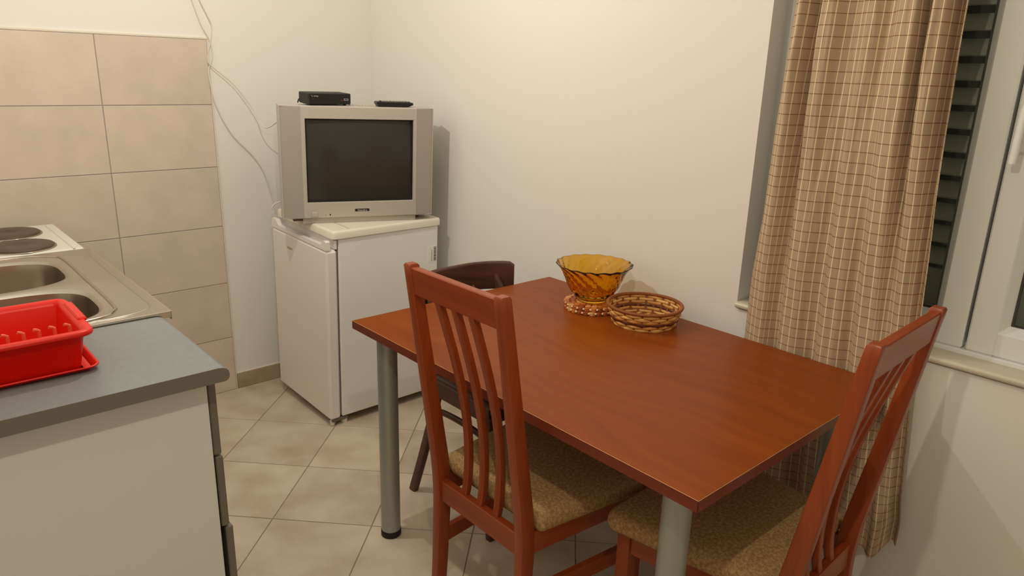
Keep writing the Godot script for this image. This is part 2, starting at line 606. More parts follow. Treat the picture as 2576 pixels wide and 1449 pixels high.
func glazing_bead(s: Sh, xf: float, xb: float, z0: float, z1: float, y0: float, y1: float, d: float) -> void:
	var o := [PackedVector3Array([Vector3(xb, y0, z0), Vector3(xb, y0, z1), Vector3(xb, y1, z1), Vector3(xb, y1, z0)]),
		PackedVector3Array([Vector3(xf, y0, z0), Vector3(xf, y0, z1), Vector3(xf, y1, z1), Vector3(xf, y1, z0)]),
		PackedVector3Array([Vector3(xb - 0.004, y0 + d, z0 + d), Vector3(xb - 0.004, y0 + d, z1 - d), Vector3(xb - 0.004, y1 - d, z1 - d), Vector3(xb - 0.004, y1 - d, z0 + d)]),
		PackedVector3Array([Vector3(xb, y0 + d, z0 + d), Vector3(xb, y0 + d, z1 - d), Vector3(xb, y1 - d, z1 - d), Vector3(xb, y1 - d, z0 + d)])]
	s.loft(o, false)

func window_side() -> void:
	var t := Node3D.new()
	t.name = "window_1"
	add_child(t)
	tag(t, "white two-sash window with sill beside the curtain", "window")
	t.set_meta("kind", "structure")
	var y0 := 0.791
	var fr := sh()
	frame_ring(fr, 0.1, 0.155, 2.017, 3.19, y0 - 0.012, 2.1, 0.03, 0.002)
	fr.box(Vector3(0.060, y0 - 0.012, 2.02), Vector3(0.102, y0 + 0.009, 3.187), 0.002)
	part("window_frame", fr, M.pvc, t)
	part("sill", sh(1).prism(PackedVector2Array([Vector2(0.12, 0.767), Vector2(-0.010, 0.772), Vector2(-0.014, 0.775), Vector2(-0.0155, 0.781), Vector2(-0.015, 0.785), Vector2(-0.012, 0.788), Vector2(-0.006, 0.789), Vector2(0.12, 0.790)]), 1.17, Transform3D(Basis.IDENTITY, Vector3(0, 0, 2.019))), M.sill, t)
	for k in 2:
		var z0 := 2.04 if k == 0 else 2.604
		var z1 := 2.596 if k == 0 else 3.167
		var s := sh()
		frame_ring(s, 0.068, 0.14, z0, z1, y0 + 0.009, 2.075, 0.062, 0.004)
		var sash := part("window_sash", s, M.pvc, t)
		var b := sh()
		glazing_bead(b, 0.071, 0.098, z0 + 0.060, z1 - 0.060, y0 + 0.069, 2.015, 0.018)
		part("glazing_bead", b, M.pvc, sash)
		var gk := sh()
		frame_ring(gk, 0.0925, 0.1, z0 + 0.078, z1 - 0.078, y0 + 0.085, 1.997, 0.005, 0.0)
		part("gasket", gk, M.gasket, sash)
		part("pane", bx(Vector3(0.097, y0 + 0.08, z0 + 0.07), Vector3(0.101, 2.01, z1 - 0.07)), M.glass, sash)
		if k == 1:
			part("handle_plate", bx(Vector3(0.060, 1.28, z0 + 0.012), Vector3(0.0705, 1.42, z0 + 0.042), 0.005), M.pvc, sash)
			part("window_handle", sh().tube(smooth_path([Vector3(0.07, 1.385, z0 + 0.027), Vector3(0.03, 1.385, z0 + 0.027), Vector3(0.022, 1.36, z0 + 0.026), Vector3(0.02, 1.26, z0 + 0.024)], 6), 0.009, 12), M.pvc, sash)
	# louvred shutters outside the glass
	var sd := thing("louvred_shutter", "grey-green louvred shutters closed outside the window panes", "shutter", Vector3(0.2, 0.76, 2.6))
	for k in 2:
		var z0 := -0.575 if k == 0 else 0.005
		var z1 := -0.005 if k == 0 else 0.575
		var f := sh()
		frame_ring(f, 0.0, 0.035, z0, z1, 0.0, 1.32, 0.045, 0.002)
		part("shutter_frame", f, M.shutter, sd)
		part("shutter_panel", bx(Vector3(0.006, 0.04, z0 + 0.04), Vector3(0.022, 0.195, z1 - 0.04), 0.002), M.shutter, sd)
		part("shutter_rail", bx(Vector3(0.003, 0.085, z0 + 0.042), Vector3(0.03, 0.095, z1 - 0.042), 0.002), M.shutter, sd)
		var slat := sh()
		slat.box(Vector3(-0.004, -0.026, z0 + 0.044), Vector3(0.004, 0.026, z1 - 0.044), 0.002)
		var sm: ArrayMesh = slat.mesh()
		for i in 18:
			var o := part("slat", sm, M.shutter, sd)
			o.position = Vector3(0.016, 0.228 + 0.0585 * i, 0)
			o.rotation.z = -40 * DEG

# ------------------------------------------------------------------ curtain
func curve(u: float, pts: Array) -> float:
	for i in pts.size() - 1:
		if u <= pts[i + 1].x:
			var f := clampf((u - pts[i].x) / (pts[i + 1].x - pts[i].x), 0.0, 1.0)
			f = f * f * (3.0 - 2.0 * f)
			return lerpf(pts[i].y, pts[i + 1].y, f)
	return pts[-1].y

func curtain() -> void:
	var t := thing("curtain", "beige checked curtain hanging in folds before the window", "curtain", Vector3(-0.043, 0.207, 2.1))
	# fold depth (towards the room) across the width: at the top and low down
	var top := [Vector2(0, -0.02), Vector2(0.03, 0.015), Vector2(0.1, 0.035), Vector2(0.185, -0.018), Vector2(0.23, 0.03), Vector2(0.29, 0.03), Vector2(0.36, 0.004), Vector2(0.5, 0.008), Vector2(0.58, -0.004), Vector2(0.69, 0.028), Vector2(0.765, 0.03), Vector2(0.81, -0.02), Vector2(0.85, 0.03), Vector2(0.905, 0.026), Vector2(0.955, -0.022), Vector2(1.0, 0.012)]
	var low := [Vector2(0, -0.01), Vector2(0.05, 0.02), Vector2(0.13, 0.038), Vector2(0.215, -0.016), Vector2(0.25, 0.026), Vector2(0.33, 0.034), Vector2(0.44, -0.012), Vector2(0.5, 0.034), Vector2(0.56, 0.03), Vector2(0.64, -0.008), Vector2(0.7, 0.03), Vector2(0.78, 0.034), Vector2(0.845, 0.002), Vector2(0.89, 0.03), Vector2(0.94, 0.018), Vector2(0.968, -0.025), Vector2(1.0, 0.01)]
	var wob := FastNoiseLite.new(); wob.seed = 4; wob.frequency = 1.0
	var nu := 260
	var nv := 130
	var rings := []
	var y_top := 1.95
	for j in nv + 1:
		var v := float(j) / nv
		var y := lerpf(y_top, 0.0, v)
		var k := clampf((1.45 - y) / 1.1, 0.0, 1.0)
		k = k * k * (3 - 2 * k)
		var zl := lerpf(0.016, -0.026, clampf((1.7 - y) / 1.0, 0, 1))
		var zr := 0.400 + 0.077 * pow(clampf((1.7 - y) / 1.6, 0.0, 1.0), 2.0)
		var row := PackedVector3Array()
		for i in nu + 1:
			var u := float(i) / nu
			var uw := clampf(u + 0.014 * wob.get_noise_2d(u * 2.0, y * 1.3) * u * (1 - u) * 4.0, 0, 1)
			var d := lerpf(curve(uw, top), curve(uw, low), k)
			d += 0.006 * wob.get_noise_2d(u * 9.0 + 30, y * 2.2)
			d *= lerpf(1.55, 0.66, clampf((1.15 - y) / 0.5, 0, 1))
			row.append(Vector3(-d, y + (0.005 * sin(u * 40.0) + 0.012 * u + 0.05 * smoothstep(0.9, 0.97, u)) * maxf(0.0, v - 0.9) * 10.0, lerpf(zl, zr, u)))
		rings.append(row)
	# cloth coordinates: the run of the cloth across the folds, taken half way down
	var run := PackedFloat32Array([0.0])
	var mid: PackedVector3Array = rings[nv / 2]
	for i in nu: run.append(run[i] + mid[i].distance_to(mid[i + 1]))
	var uvs := []
	for j in nv + 1:
		var r := PackedVector2Array()
		for i in nu + 1: r.append(Vector2(run[i] / 0.0208, -(y_top * j / nv) / 0.0268))
		uvs.append(r)
	part("cloth", sh(1).loft(rings, false, false, uvs), M.curtain, t)
	var rod := thing("curtain_rod", "white rod above the window that carries the curtain", "curtain rod", Vector3(-0.043, 2.2, 2.6))
	part("rod", sh().tube(PackedVector3Array([Vector3(0, 0, -0.65), Vector3(0, 0, 0.65)]), 0.01, 12), M.white_plastic, rod)
	for z in [-0.6, 0.6]: part("bracket", bx(Vector3(-0.008, -0.008, z - 0.008), Vector3(0.043, 0.008, z + 0.008), 0.002), M.white_plastic, rod)

# ------------------------------------------------------------------ kitchen counter
func kitchen() -> void:
	# electric cooker
	var ck := thing("cooker", "white enamel electric cooker with four dark hotplates beside the tiled wall", "cooker", Vector3(-1.7, 0, 0.335))
	part("body", bx(Vector3(-0.27, 0.03, -0.21), Vector3(0.285, 0.845, 0.212), 0.004), M.enamel, ck)
	part("hob", bx(Vector3(-0.28, 0.845, -0.222), Vector3(0.302, 0.86, 0.2185), 0.004), M.enamel, ck)
	part("hob_ridge", bx(Vector3(0.272, 0.858, -0.2), Vector3(0.279, 0.8625, 0.2185), 0.001), M.enamel, ck)
	for q in [Vector2(0.15, -0.1), Vector2(0.15, 0.12), Vector2(-0.1, -0.1), Vector2(-0.1, 0.12)]:
		var c := Vector3(q.x, 0.86, q.y)
		var hp := part("hotplate", sh(1).lathe([Vector2(0.09, 0.001), Vector2(0.09, 0.007), Vector2(0.087, 0.0095), Vector2(0.025, 0.0095), Vector2(0.022, 0.0075), Vector2(0.0005, 0.0075)], 48, c), M.hotplate, ck)
		part("steel_ring", sh(1).lathe([Vector2(0.0895, 0.0), Vector2(0.0965, 0.0), Vector2(0.095, 0.003), Vector2(0.0905, 0.0035)], 48, c), M.plate_ring, hp)
	for sx in [-0.22, 0.24]:
		for sz in [-0.17, 0.17]:
			part("foot", sh(1).lathe([Vector2(0.018, 0.0), Vector2(0.018, 0.03)], 16, Vector3(sx, 0, sz)), M.rubber, ck)
	part("oven_door", bx(Vector3(0.285, 0.2, -0.2), Vector3(0.3, 0.7, 0.2), 0.004), M.enamel, ck)
	part("control_panel", bx(Vector3(0.285, 0.715, -0.2), Vector3(0.3, 0.835, 0.2), 0.003), M.enamel, ck)
	part("door_handle", sh().tube(PackedVector3Array([Vector3(0.312, 0.655, -0.14), Vector3(0.312, 0.655, 0.14)]), 0.006, 10), M.plate_ring, ck)
	# sink base cabinet and lay-on sink
	var sc := thing("sink_cabinet", "white base cabinet under the steel double sink", "cabinet", Vector3(-1.7, 0, 0.95))
	part("carcass", bx(Vector3(-0.28, 0.1, -0.385), Vector3(0.262, 0.60, 0.380)), M.cab_white, sc)
	for q in [-0.385, 0.364]: part("side_panel", bx(Vector3(-0.28, 0.60, q), Vector3(0.262, 0.840, q + 0.016)), M.cab_white, sc)
	part("plinth", bx(Vector3(-0.25, 0, -0.38), Vector3(0.21, 0.1, 0.375)), M.cab_grey, sc)
	for k in 2:
		var d := part("door", bx(Vector3(0.264, 0.11, -0.383 + 0.384 * k), Vector3(0.281, 0.835, -0.003 + 0.384 * k), 0.002), M.cab_grey, sc)
		part("handle", sh().tube(PackedVector3Array([Vector3(0.3, 0.66, -0.05 + 0.1 * k), Vector3(0.3, 0.78, -0.05 + 0.1 * k)]), 0.005, 8), M.plate_ring, d)
	sink()
	# drawer cabinet
	var dc := thing("drawer_cabinet", "white kitchen cabinet with grey drawer fronts, plain side panel facing the room", "cabinet", Vector3(-1.7, 0, 1.51))
	part("side_panel", bx(Vector3(-0.28, 0.0, 0.154), Vector3(0.266, 0.82, 0.17), 0.001), M.cab_white, dc)
	part("side_panel", bx(Vector3(-0.28, 0.0, -0.178), Vector3(0.266, 0.82, -0.162), 0.001), M.cab_white, dc)
	part("back_panel", bx(Vector3(-0.28, 0.1, -0.162), Vector3(-0.272, 0.82, 0.154)), M.cab_white, dc)
	part("bottom_panel", bx(Vector3(-0.272, 0.1, -0.162), Vector3(0.262, 0.116, 0.154)), M.cab_white, dc)
	part("plinth", bx(Vector3(0.19, 0.0, -0.162), Vector3(0.206, 0.1, 0.154)), M.cab_grey, dc)
	var ys := [[0.632, 0.804, 0.0], [0.458, 0.627, 0.002], [0.284, 0.453, 0.009], [0.11, 0.279, 0.006]]
	for q in ys:
		var d := part("drawer", bx(Vector3(0.27 + q[2], q[0], -0.166), Vector3(0.286 + q[2], q[1], 0.162), 0.002), M.cab_grey, dc)
		part("handle", sh().tube(PackedVector3Array([Vector3(0.306 + q[2], q[1] - 0.04, -0.05), Vector3(0.306 + q[2], q[1] - 0.04, 0.05)]), 0.004, 8), M.plate_ring, d)
	var cap := sh(1).lathe([Vector2(0.0005, 0.0015), Vector2(0.0045, 0.0015), Vector2(0.006, 0.0)], 20)
	var cp := part("screw_cap", cap, M.plate_ring, dc)
	cp.position = Vector3(0.243, 0.802, 0.170)
	cp.rotation.x = 90 * DEG
	part("screw_slot", bx(Vector3(-0.0035, 0.0014, -0.0007), Vector3(0.0035, 0.0019, 0.0007)), M.black, cp)
	# worktop
	var prof := PackedVector2Array([Vector2(-0.28, 0.0), Vector2(0.287, 0.0), Vector2(0.292, 0.002), Vector2(0.295, 0.006), Vector2(0.296, 0.014), Vector2(0.2945, 0.021), Vector2(0.290, 0.026), Vector2(0.284, 0.0285), Vector2(0.275, 0.03), Vector2(-0.28, 0.03)])
	var wt := thing("worktop", "grey laminate worktop with rounded front edge under the red rack", "worktop", Vector3(-1.7, 0.82, 1.345))
	part("board", sh(1).prism(prof, 0.386, Transform3D.IDENTITY), M.worktop, wt)
	part("end_strip", sh(1).prism(prof, 0.0012, Transform3D(Basis.IDENTITY, Vector3(0, 0, 0.386))), M.worktop_edge, wt, "dark grey end strip")
	dish_rack()

func bowl_outline(cx: float, cz: float, hx: float, hz: float, n: int) -> PackedVector2Array:     # oval with straight long sides
	var o := PackedVector2Array()
	for k in n:
		var a := TAU * k / n
		var c := cos(a); var s := sin(a)
		o.append(Vector2(cx + hx * signf(c) * pow(absf(c), 0.62), cz + hz * signf(s) * pow(absf(s), 0.62)))
	return o

func sink() -> void:
	var t := thing("sink", "stainless steel lay-on sink with two bowls and pressed drainer edge", "sink", Vector3(-1.7, 0.84, 0.95))
	var n := 72
	# plate: one ring of quads round each bowl
	var top := sh()
	top.sm = 1
	for k in 2:
		var z0 := -0.386 if k == 0 else 0.013
		var z1 := 0.013 if k == 0 else 0.389
		var oc := Vector2(-0.02, -0.163 if k == 0 else 0.192)
		var hx := 0.213
		var hz := 0.158 if k == 0 else 0.155
		var hole := bowl_outline(oc.x, oc.y, hx, hz, n)
		var rimr := bowl_outline(oc.x, oc.y, hx + 0.012, hz + 0.012, n)
		var outer := PackedVector2Array()
		for q in rimr:
			var d := q - oc
			var sx := ((0.312 - oc.x) if d.x > 0 else (-0.28 - oc.x)) / d.x if absf(d.x) > 1e-6 else 1e9
			var sz := ((z1 - oc.y) if d.y > 0 else (z0 - oc.y)) / d.y if absf(d.y) > 1e-6 else 1e9
			outer.append(oc + d * minf(sx, sz))
		var corners := [Vector2(0.312, z0), Vector2(0.312, z1), Vector2(-0.28, z0), Vector2(-0.28, z1)]
		for c in corners:                                   # the ray nearest each corner goes to the corner
			var best := 0
			for j in n:
				if outer[j].distance_squared_to(c) < outer[best].distance_squared_to(c): best = j
			outer[best] = c
		var R := []
		for spec in [[outer, 0.017], [rimr, 0.017], [bowl_outline(oc.x, oc.y, hx + 0.006, hz + 0.006, n), 0.0155], [hole, 0.010]]:
			var ring := PackedVector3Array()
			for q in spec[0]: ring.append(Vector3(q.x, spec[1], q.y))
			R.append(ring)
		top.loft(R, false)
		var B := []
		for q in [[0.0, 0.010], [0.003, -0.01], [0.008, -0.09], [0.016, -0.125], [0.03, -0.14], [0.055, -0.146], [0.12, -0.148]]:
			var ring := PackedVector3Array()
			for r in bowl_outline(oc.x, oc.y, hx - q[0], hz - q[0], n): ring.append(Vector3(r.x, q[1], r.y))
			B.append(ring)
		var bw := part("basin", sh(1).loft(B, false), M.steel_bowl, t)
		part("basin_floor", bx(Vector3(oc.x - 0.095, -0.149, oc.y - 0.045), Vector3(oc.x + 0.095, -0.1478, oc.y + 0.045)), M.steel_bowl, bw)
		part("drain", sh(1).lathe([Vector2(0.0005, -0.1475), Vector2(0.03, -0.1475), Vector2(0.035, -0.1465)], 24, Vector3(oc.x, 0, oc.y)), M.plate_ring, bw)
	part("sink_top", top, M.steel, t)
	# folded edges
	var ed := sh()
	ed.box(Vector3(-0.28, 0.001, 0.387), Vector3(0.312, 0.0172, 0.3895), 0.0005)
	ed.box(Vector3(0.3105, -0.004, -0.386), Vector3(0.3135, 0.0172, 0.3895), 0.0005)
	part("folded_edge", ed, M.steel_edge, t)
	# pressed lines in the plate
	var l1 := smooth_path([Vector3(-0.1, 0.017, -0.372), Vector3(0.12, 0.017, -0.366), Vector3(0.2, 0.017, -0.33), Vector3(0.221, 0.017, -0.27), Vector3(0.221, 0.017, 0.0), Vector3(0.218, 0.017, 0.26), Vector3(0.205, 0.017, 0.315), Vector3(0.16, 0.017, 0.352), Vector3(0.0, 0.017, 0.365)], 8)
	part("pressed_line", sh().tube(l1, 0.0045, 8), M.steel_bowl, t)
	var l2 := smooth_path([Vector3(0.296, 0.0165, -0.36), Vector3(0.29, 0.0165, -0.2), Vector3(0.288, 0.0165, 0.25), Vector3(0.285, 0.0165, 0.32), Vector3(0.262, 0.0165, 0.35), Vector3(0.22, 0.0165, 0.366), Vector3(0.16, 0.0165, 0.372)], 8)
	part("pressed_line", sh().tube(l2, 0.0022, 8), M.steel, t)

func tray_wall(s: Sh, x0: float, x1: float, z0: float, z1: float, rings: Array, r := 0.03) -> void:      # rings: [inset, y]
	var R := []
	for q in rings:
		var ring := PackedVector3Array()
		for p in rrect(x1 - x0 - 2 * q[0], z1 - z0 - 2 * q[0], maxf(0.004, r - q[0]), 6): ring.append(Vector3((x0 + x1) / 2 + p.x, q[1], (z0 + z1) / 2 + p.y))
		R.append(ring)
	s.loft(R, false)

func dish_rack() -> void:
	var tr := thing("drip_tray", "shallow red plastic drip tray lying on the grey worktop", "tray", Vector3(-1.79, 0.85, 1.47))
	var s := sh(1)
	tray_wall(s, -0.19, 0.19, -0.135, 0.138, [[0.19, 0.0], [0.022, 0.0], [0.012, 0.004], [0.006, 0.012], [0.003, 0.0135], [0.0, 0.0125], [0.0, 0.0105], [0.004, 0.0105], [0.010, 0.006]], 0.022)
	tray_wall(s, -0.19, 0.19, -0.135, 0.138, [[0.012, 0.004], [0.014, 0.005], [0.022, 0.0022], [0.12, 0.0022]], 0.022)
	part("tray", s, M.red, tr)
	part("tray_floor", bx(Vector3(-0.165, 0.0008, -0.11), Vector3(0.165, 0.0022, 0.113)), M.red, tr)
	var t := thing("dish_rack", "empty red plastic dish rack standing in the drip tray", "dish rack", Vector3(-1.79, 0.8523, 1.474))
	var x0 := -0.19; var x1 := 0.189; var z0 := -0.128; var z1 := 0.129
	var b := sh(1)
	tray_wall(b, x0, x1, z0, z1, [[0.028, 0.0], [0.0265, 0.005], [0.016, 0.068], [0.013, 0.0705], [0.0005, 0.0705], [-0.001, 0.073], [0.0, 0.0785], [0.003, 0.0808], [0.008, 0.081], [0.0165, 0.0795], [0.0205, 0.07], [0.030, 0.007]], 0.026)
	part("rack_wall", b, M.red, t)
	part("rack_floor", bx(Vector3(x0 + 0.028, 0.0, z0 + 0.028), Vector3(x1 - 0.028, 0.007, z1 - 0.028), 0.002), M.red, t)
	part("carry_handle", bx(Vector3(x1 - 0.013, 0.0745, -0.075), Vector3(x1 + 0.0035, 0.0845, 0.05), 0.003), M.red, t)
	var pr := sh(1)
	pr.tube(smooth_path([Vector3(0, 0.006, 0), Vector3(0, 0.074, 0), Vector3(-0.002, 0.082, 0), Vector3(-0.009, 0.085, 0.001)], 5), 0.0034, 8)
	var pm: ArrayMesh = pr.mesh()
	for k in 13:
		var o := part("prong", pm, M.red_prong, t)
		o.position = Vector3(0.156 - 0.025 * k, 0, 0.078)

# ------------------------------------------------------------------ fridge
func fridge() -> void:
	var f := thing("fridge", "small white fridge standing in the corner under the television", "fridge", Vector3(-0.345, 0, 0.615))
	f.rotation.x = 2.0 * DEG
	var bk := -0.47
	part("body", bx(Vector3(-0.217, 0.035, bk), Vector3(0.255, 0.795, -0.001), 0.004), M.fridge, f)
	part("door_gasket", bx(Vector3(-0.223, 0.045, bk + 0.008), Vector3(-0.217, 0.785, -0.008)), M.fridge_gap, f)
	# lid
	var lid := sh(1)
	var rr := []
	for q in [[0.0, 0.796], [0.0, 0.818], [0.003, 0.8245], [0.009, 0.827]]:
		var ring := PackedVector3Array()
		for p in rrect(0.509 - 2 * q[0], 0.482 - 2 * q[0], 0.014 - q[0], 5): ring.append(Vector3(0.009 + p.x, q[1], bk / 2 + 0.001 + p.y))
		rr.append(ring)
	lid.loft(rr)
	part("lid", lid, M.fridge_lid, f)
	part("lid_seam", bx(Vector3(-0.165, 0.8268, bk + 0.01), Vector3(-0.1635, 0.8275, -0.008)), M.fridge_gap, f)
	# door: slab with rounded edges, then the trim with the scooped grip
	var d := bx(Vector3(-0.272, 0.03, bk), Vector3(-0.223, 0.752, 0.0), 0.009)
	var door := part("door", d, M.fridge_door, f)
	var pr := PackedVector2Array()
	for q in [[0.0, 0.754], [0.0, 0.786], [-0.004, 0.790], [-0.018, 0.7905], [-0.028, 0.788], [-0.036, 0.774], [-0.042, 0.771], [-0.20, 0.7685], [-0.395, 0.7695], [-0.412, 0.773], [-0.425, 0.787], [-0.437, 0.7905], [bk + 0.004, 0.7905], [bk, 0.786], [bk, 0.754]]:
		pr.append(Vector2(-q[0], q[1]))
	part("door_grip", sh().prism(pr, 0.018, Transform3D(Basis(Vector3(0, 0, -1), Vector3(0, 1, 0), Vector3(1, 0, 0)), Vector3(-0.272, 0, 0))), M.fridge_door, door)
	part("grip_hollow", bx(Vector3(-0.234, 0.754, bk + 0.003), Vector3(-0.223, 0.7895, -0.003), 0.001), M.fridge_door, door)
	part("name_badge", bx(Vector3(-0.2728, 0.690, -0.33), Vector3(-0.2718, 0.699, -0.285), 0.0003), mat(c8(198, 180, 150), 0.4, 0.3), door)
	# hinge and feet; the rear feet are screwed out further
	part("hinge", bx(Vector3(-0.262, 0.018, -0.03), Vector3(-0.19, 0.031, -0.004), 0.002), M.fridge_gap, f)
	for q in [[-0.2, -0.02], [0.22, -0.02], [-0.2, bk + 0.03], [0.22, bk + 0.03]]:
		var drop: float = -q[1] * tan(2.0 * DEG)
		part("foot", sh(1).lathe([Vector2(0.012, -0.0 - drop * -1.0 * -1.0), Vector2(0.014, 0.012 - drop), Vector2(0.008, 0.02 - drop), Vector2(0.008, 0.04)], 16, Vector3(q[0], 0.0, q[1])), M.fridge_lid, f)
	part("hinge_cap", sh(1).lathe([Vector2(0.009, 0.002), Vector2(0.011, 0.02), Vector2(0.007, 0.028)], 16, Vector3(-0.255, 0, -0.018)), M.fridge_lid, f)
	# printed energy label near the back edge of the side
	var lb := part("sticker", bx(Vector3(0.205, 0.635, -0.0012), Vector3(0.248, 0.705, 0.0002)), M.fridge, f, "printed paper sticker")
	var bars := sh()
	var rng := RandomNumberGenerator.new(); rng.seed = 3
	var y := 0.64
	while y < 0.70:
		var h := rng.randf_range(0.0008, 0.0026)
		bars.box(Vector3(0.233, y, 0.0002), Vector3(0.246, y + h, 0.0005))
		if y < 0.69: bars.box(Vector3(0.221, y, 0.0002), Vector3(0.226, y + 0.001, 0.0005))
		y += h + rng.randf_range(0.0009, 0.002)
	part("barcode", bars, M.black, lb)

# ------------------------------------------------------------------ television and the boxes on it
const TV_TILT := 2.0 * DEG
const TV_YAW := -19.74 * DEG
const TV_AT := Vector3(-0.418, 0.8495, 0.5666)

func tv_basis() -> Basis:
	return Basis(Vector3.RIGHT, TV_TILT) * Basis(Vector3.UP, TV_YAW)

func rect_ring(x0: float, x1: float, y0: float, y1: float, z: float) -> PackedVector3Array:
	return PackedVector3Array([Vector3(x0, y0, z), Vector3(x1, y0, z), Vector3(x1, y1, z), Vector3(x0, y1, z)])

func television() -> void:
	var t := thing("television", "silver tube television with dark screen standing on the fridge", "television", TV_AT)
	t.basis = tv_basis()
	var W := 0.297
	var H := 0.432
	part("front_frame", sh().loft([rect_ring(-0.219, 0.228, 0.004, H - 0.002, -0.06), rect_ring(-0.219, 0.228, 0.004, H - 0.002, -0.002), rect_ring(-0.217, 0.226, 0.006, H - 0.004, 0.0), rect_ring(-0.205, 0.215, 0.0625, 0.386, 0.0), rect_ring(-0.2025, 0.2125, 0.0655, 0.3835, -0.007), rect_ring(-0.201, 0.211, 0.067, 0.382, -0.03)], false), M.tv_silver, t)
	for s in [-1, 1]:
		var xi := -0.219 if s < 0 else 0.228
		var xo: float = s * (W - 0.004)
		var a := Vector3(xi, 0, -0.003); var b := Vector3(xo, 0, -0.012)
		var sp := sh()
		sp.prism(PackedVector2Array([Vector2(a.x, -a.z), Vector2(b.x, -b.z), Vector2(b.x, 0.07), Vector2(a.x, 0.07)]), H - 0.008, Transform3D(Basis(Vector3.RIGHT, Vector3(0, 0, -1), Vector3.UP), Vector3(0, 0.004, 0)))
		part("speaker_panel", sp, M.tv_panel, t, "darker speaker side panel")
	# outer shell of the front, a thin lip round everything
	part("front_shell", sh().loft([rect_ring(-W + 0.004, W - 0.004, 0.003, H - 0.003, -0.088), rect_ring(-W, W, 0.0, H, -0.085), rect_ring(-W, W, 0.0, H, -0.012), rect_ring(-W + 0.0015, W - 0.0015, 0.0015, H - 0.0015, -0.0095), rect_ring(-W + 0.004, W - 0.004, 0.004, H - 0.004, -0.0095), rect_ring(-W + 0.004, W - 0.004, 0.004, H - 0.004, -0.03)], false), M.tv_silver, t)
	# picture tube: gently domed glass
	var R := []
	var n := 24
	for j in n + 1:
		var row := PackedVector3Array()
		for i in n + 1:
			var u := 2.0 * i / n - 1; var v := 2.0 * j / n - 1
			row.append(Vector3(0.005 + u * 0.209, 0.2245 + v * 0.16, -0.008 - 0.010 * (u * u) - 0.008 * (v * v)))
		R.append(row)
	part("screen", sh(1).loft(R, false, false), M.tv_screen, t)
	part("screen_surround", sh().loft([rect_ring(-0.203, 0.213, 0.065, 0.384, -0.006), rect_ring(-0.1985, 0.2085, 0.0695, 0.3795, -0.014)], false), M.tv_dark, t)
	# back housing, tapering to the tube neck
	part("back_housing", sh().loft([rect_ring(-W + 0.006, W - 0.006, 0.003, H - 0.004, -0.086), rect_ring(-W + 0.012, W - 0.012, 0.0, H - 0.008, -0.13), rect_ring(-0.215, 0.215, 0.0, 0.375, -0.23), rect_ring(-0.17, 0.17, 0.01, 0.31, -0.34), rect_ring(-0.15, 0.15, 0.015, 0.27, -0.40)]), M.tv_grey, t)
	var vn := sh()
	for k in 8: vn.box(Vector3(-0.026 + k * 0.0118, H - 0.001, -0.080), Vector3(-0.0195 + k * 0.0118, H + 0.003, -0.02), 0.001)
	part("vent_ribs", vn, M.tv_silver, t)
	# plinth
	part("plinth", sh().prism(PackedVector2Array([Vector2(-0.222, 0.016), Vector2(0.228, 0.016), Vector2(0.2, 0.3), Vector2(-0.195, 0.3)]), 0.021, Transform3D(Basis(Vector3.RIGHT, Vector3(0, 0, -1), Vector3.UP), Vector3(0, -0.0195, 0))), M.tv_silver, t)
	for s in [-1, 1]: part("foot", bx(Vector3(s * 0.235 - 0.02, -0.0195, -0.14), Vector3(s * 0.235 + 0.02, 0.001, -0.06), 0.002), mat(c8(120, 84, 62), 0.6), t)  # brown colour paints in the shade on the side of the base
	# controls and badge
	part("power_button", bx(Vector3(-0.190, 0.0085, -0.002), Vector3(-0.167, 0.0265, 0.0015), 0.0012), M.tv_silver, t)
	var pb := sh()
	pb.box(Vector3(-0.1915, 0.007, 0.0), Vector3(-0.1902, 0.028, 0.0004)); pb.box(Vector3(-0.1668, 0.007, 0.0), Vector3(-0.1655, 0.028, 0.0004)); pb.box(Vector3(-0.1915, 0.0068, 0.0), Vector3(-0.1655, 0.0078, 0.0004))
	part("button_seam", pb, M.tv_panel, t)
	for q in [[-0.1365, 0.0013], [-0.1195, 0.0031]]:
		var o := part("sensor_window", sh(1).lathe([Vector2(q[1], 0), Vector2(q[1] * 0.8, 0.0012), Vector2(0.0001, 0.0014)], 16), M.tv_dark, t)
		o.position = Vector3(q[0], 0.0155, 0)
		o.rotation.x = 90 * DEG
	var bd := part("badge", bx(Vector3(-0.0225, 0.0258, -0.001), Vector3(0.0345, 0.0362, 0.0008), 0.0003), M.tv_dark, t)
	lettering("Quadro", "Droid Serif", 0.0098, Vector3(0.0068, 0.0302, 0.0008), Basis.IDENTITY, M.print_pale, bd, true)
	# receiver on top
	var B := tv_basis()
	var st := thing("set_top_box", "small black receiver box with red light on top of the television", "receiver", TV_AT + B * Vector3(-0.117, H + 0.0005, -0.078))
	st.basis = B * Basis(Vector3.UP, 13.0 * DEG)
	var w := 0.083
	part("case", bx(Vector3(-w, 0.003, -0.055), Vector3(w, 0.044, 0.048), 0.003), M.black_rough, st)
	var fp := part("front_panel", bx(Vector3(-w, 0.004, 0.0475), Vector3(w, 0.0445, 0.055), 0.003), M.black, st)
	for q in [[-0.065, -0.04], [0.065, -0.04], [-0.065, 0.035], [0.065, 0.035]]:
		part("foot", sh(1).lathe([Vector2(0.006, 0), Vector2(0.006, 0.0035)], 12, Vector3(q[0], 0, q[1])), M.rubber, st)
	var led := sh(1).lathe([Vector2(0.0016, 0), Vector2(0.0012, 0.0008), Vector2(0.0001, 0.001)], 12)
	var lo := part("standby_light", led, M.led_red, fp, "red standby light")
	lo.position = Vector3(0.0455, 0.0185, 0.055); lo.rotation.x = 90 * DEG
	var us := sh()
	frame_ring(us, 0.0, 0.0006, -0.0085, 0.0085, -0.0035, 0.0035, 0.0013, 0.0)
	var uo := part("socket_rim", us, M.print_pale, fp)
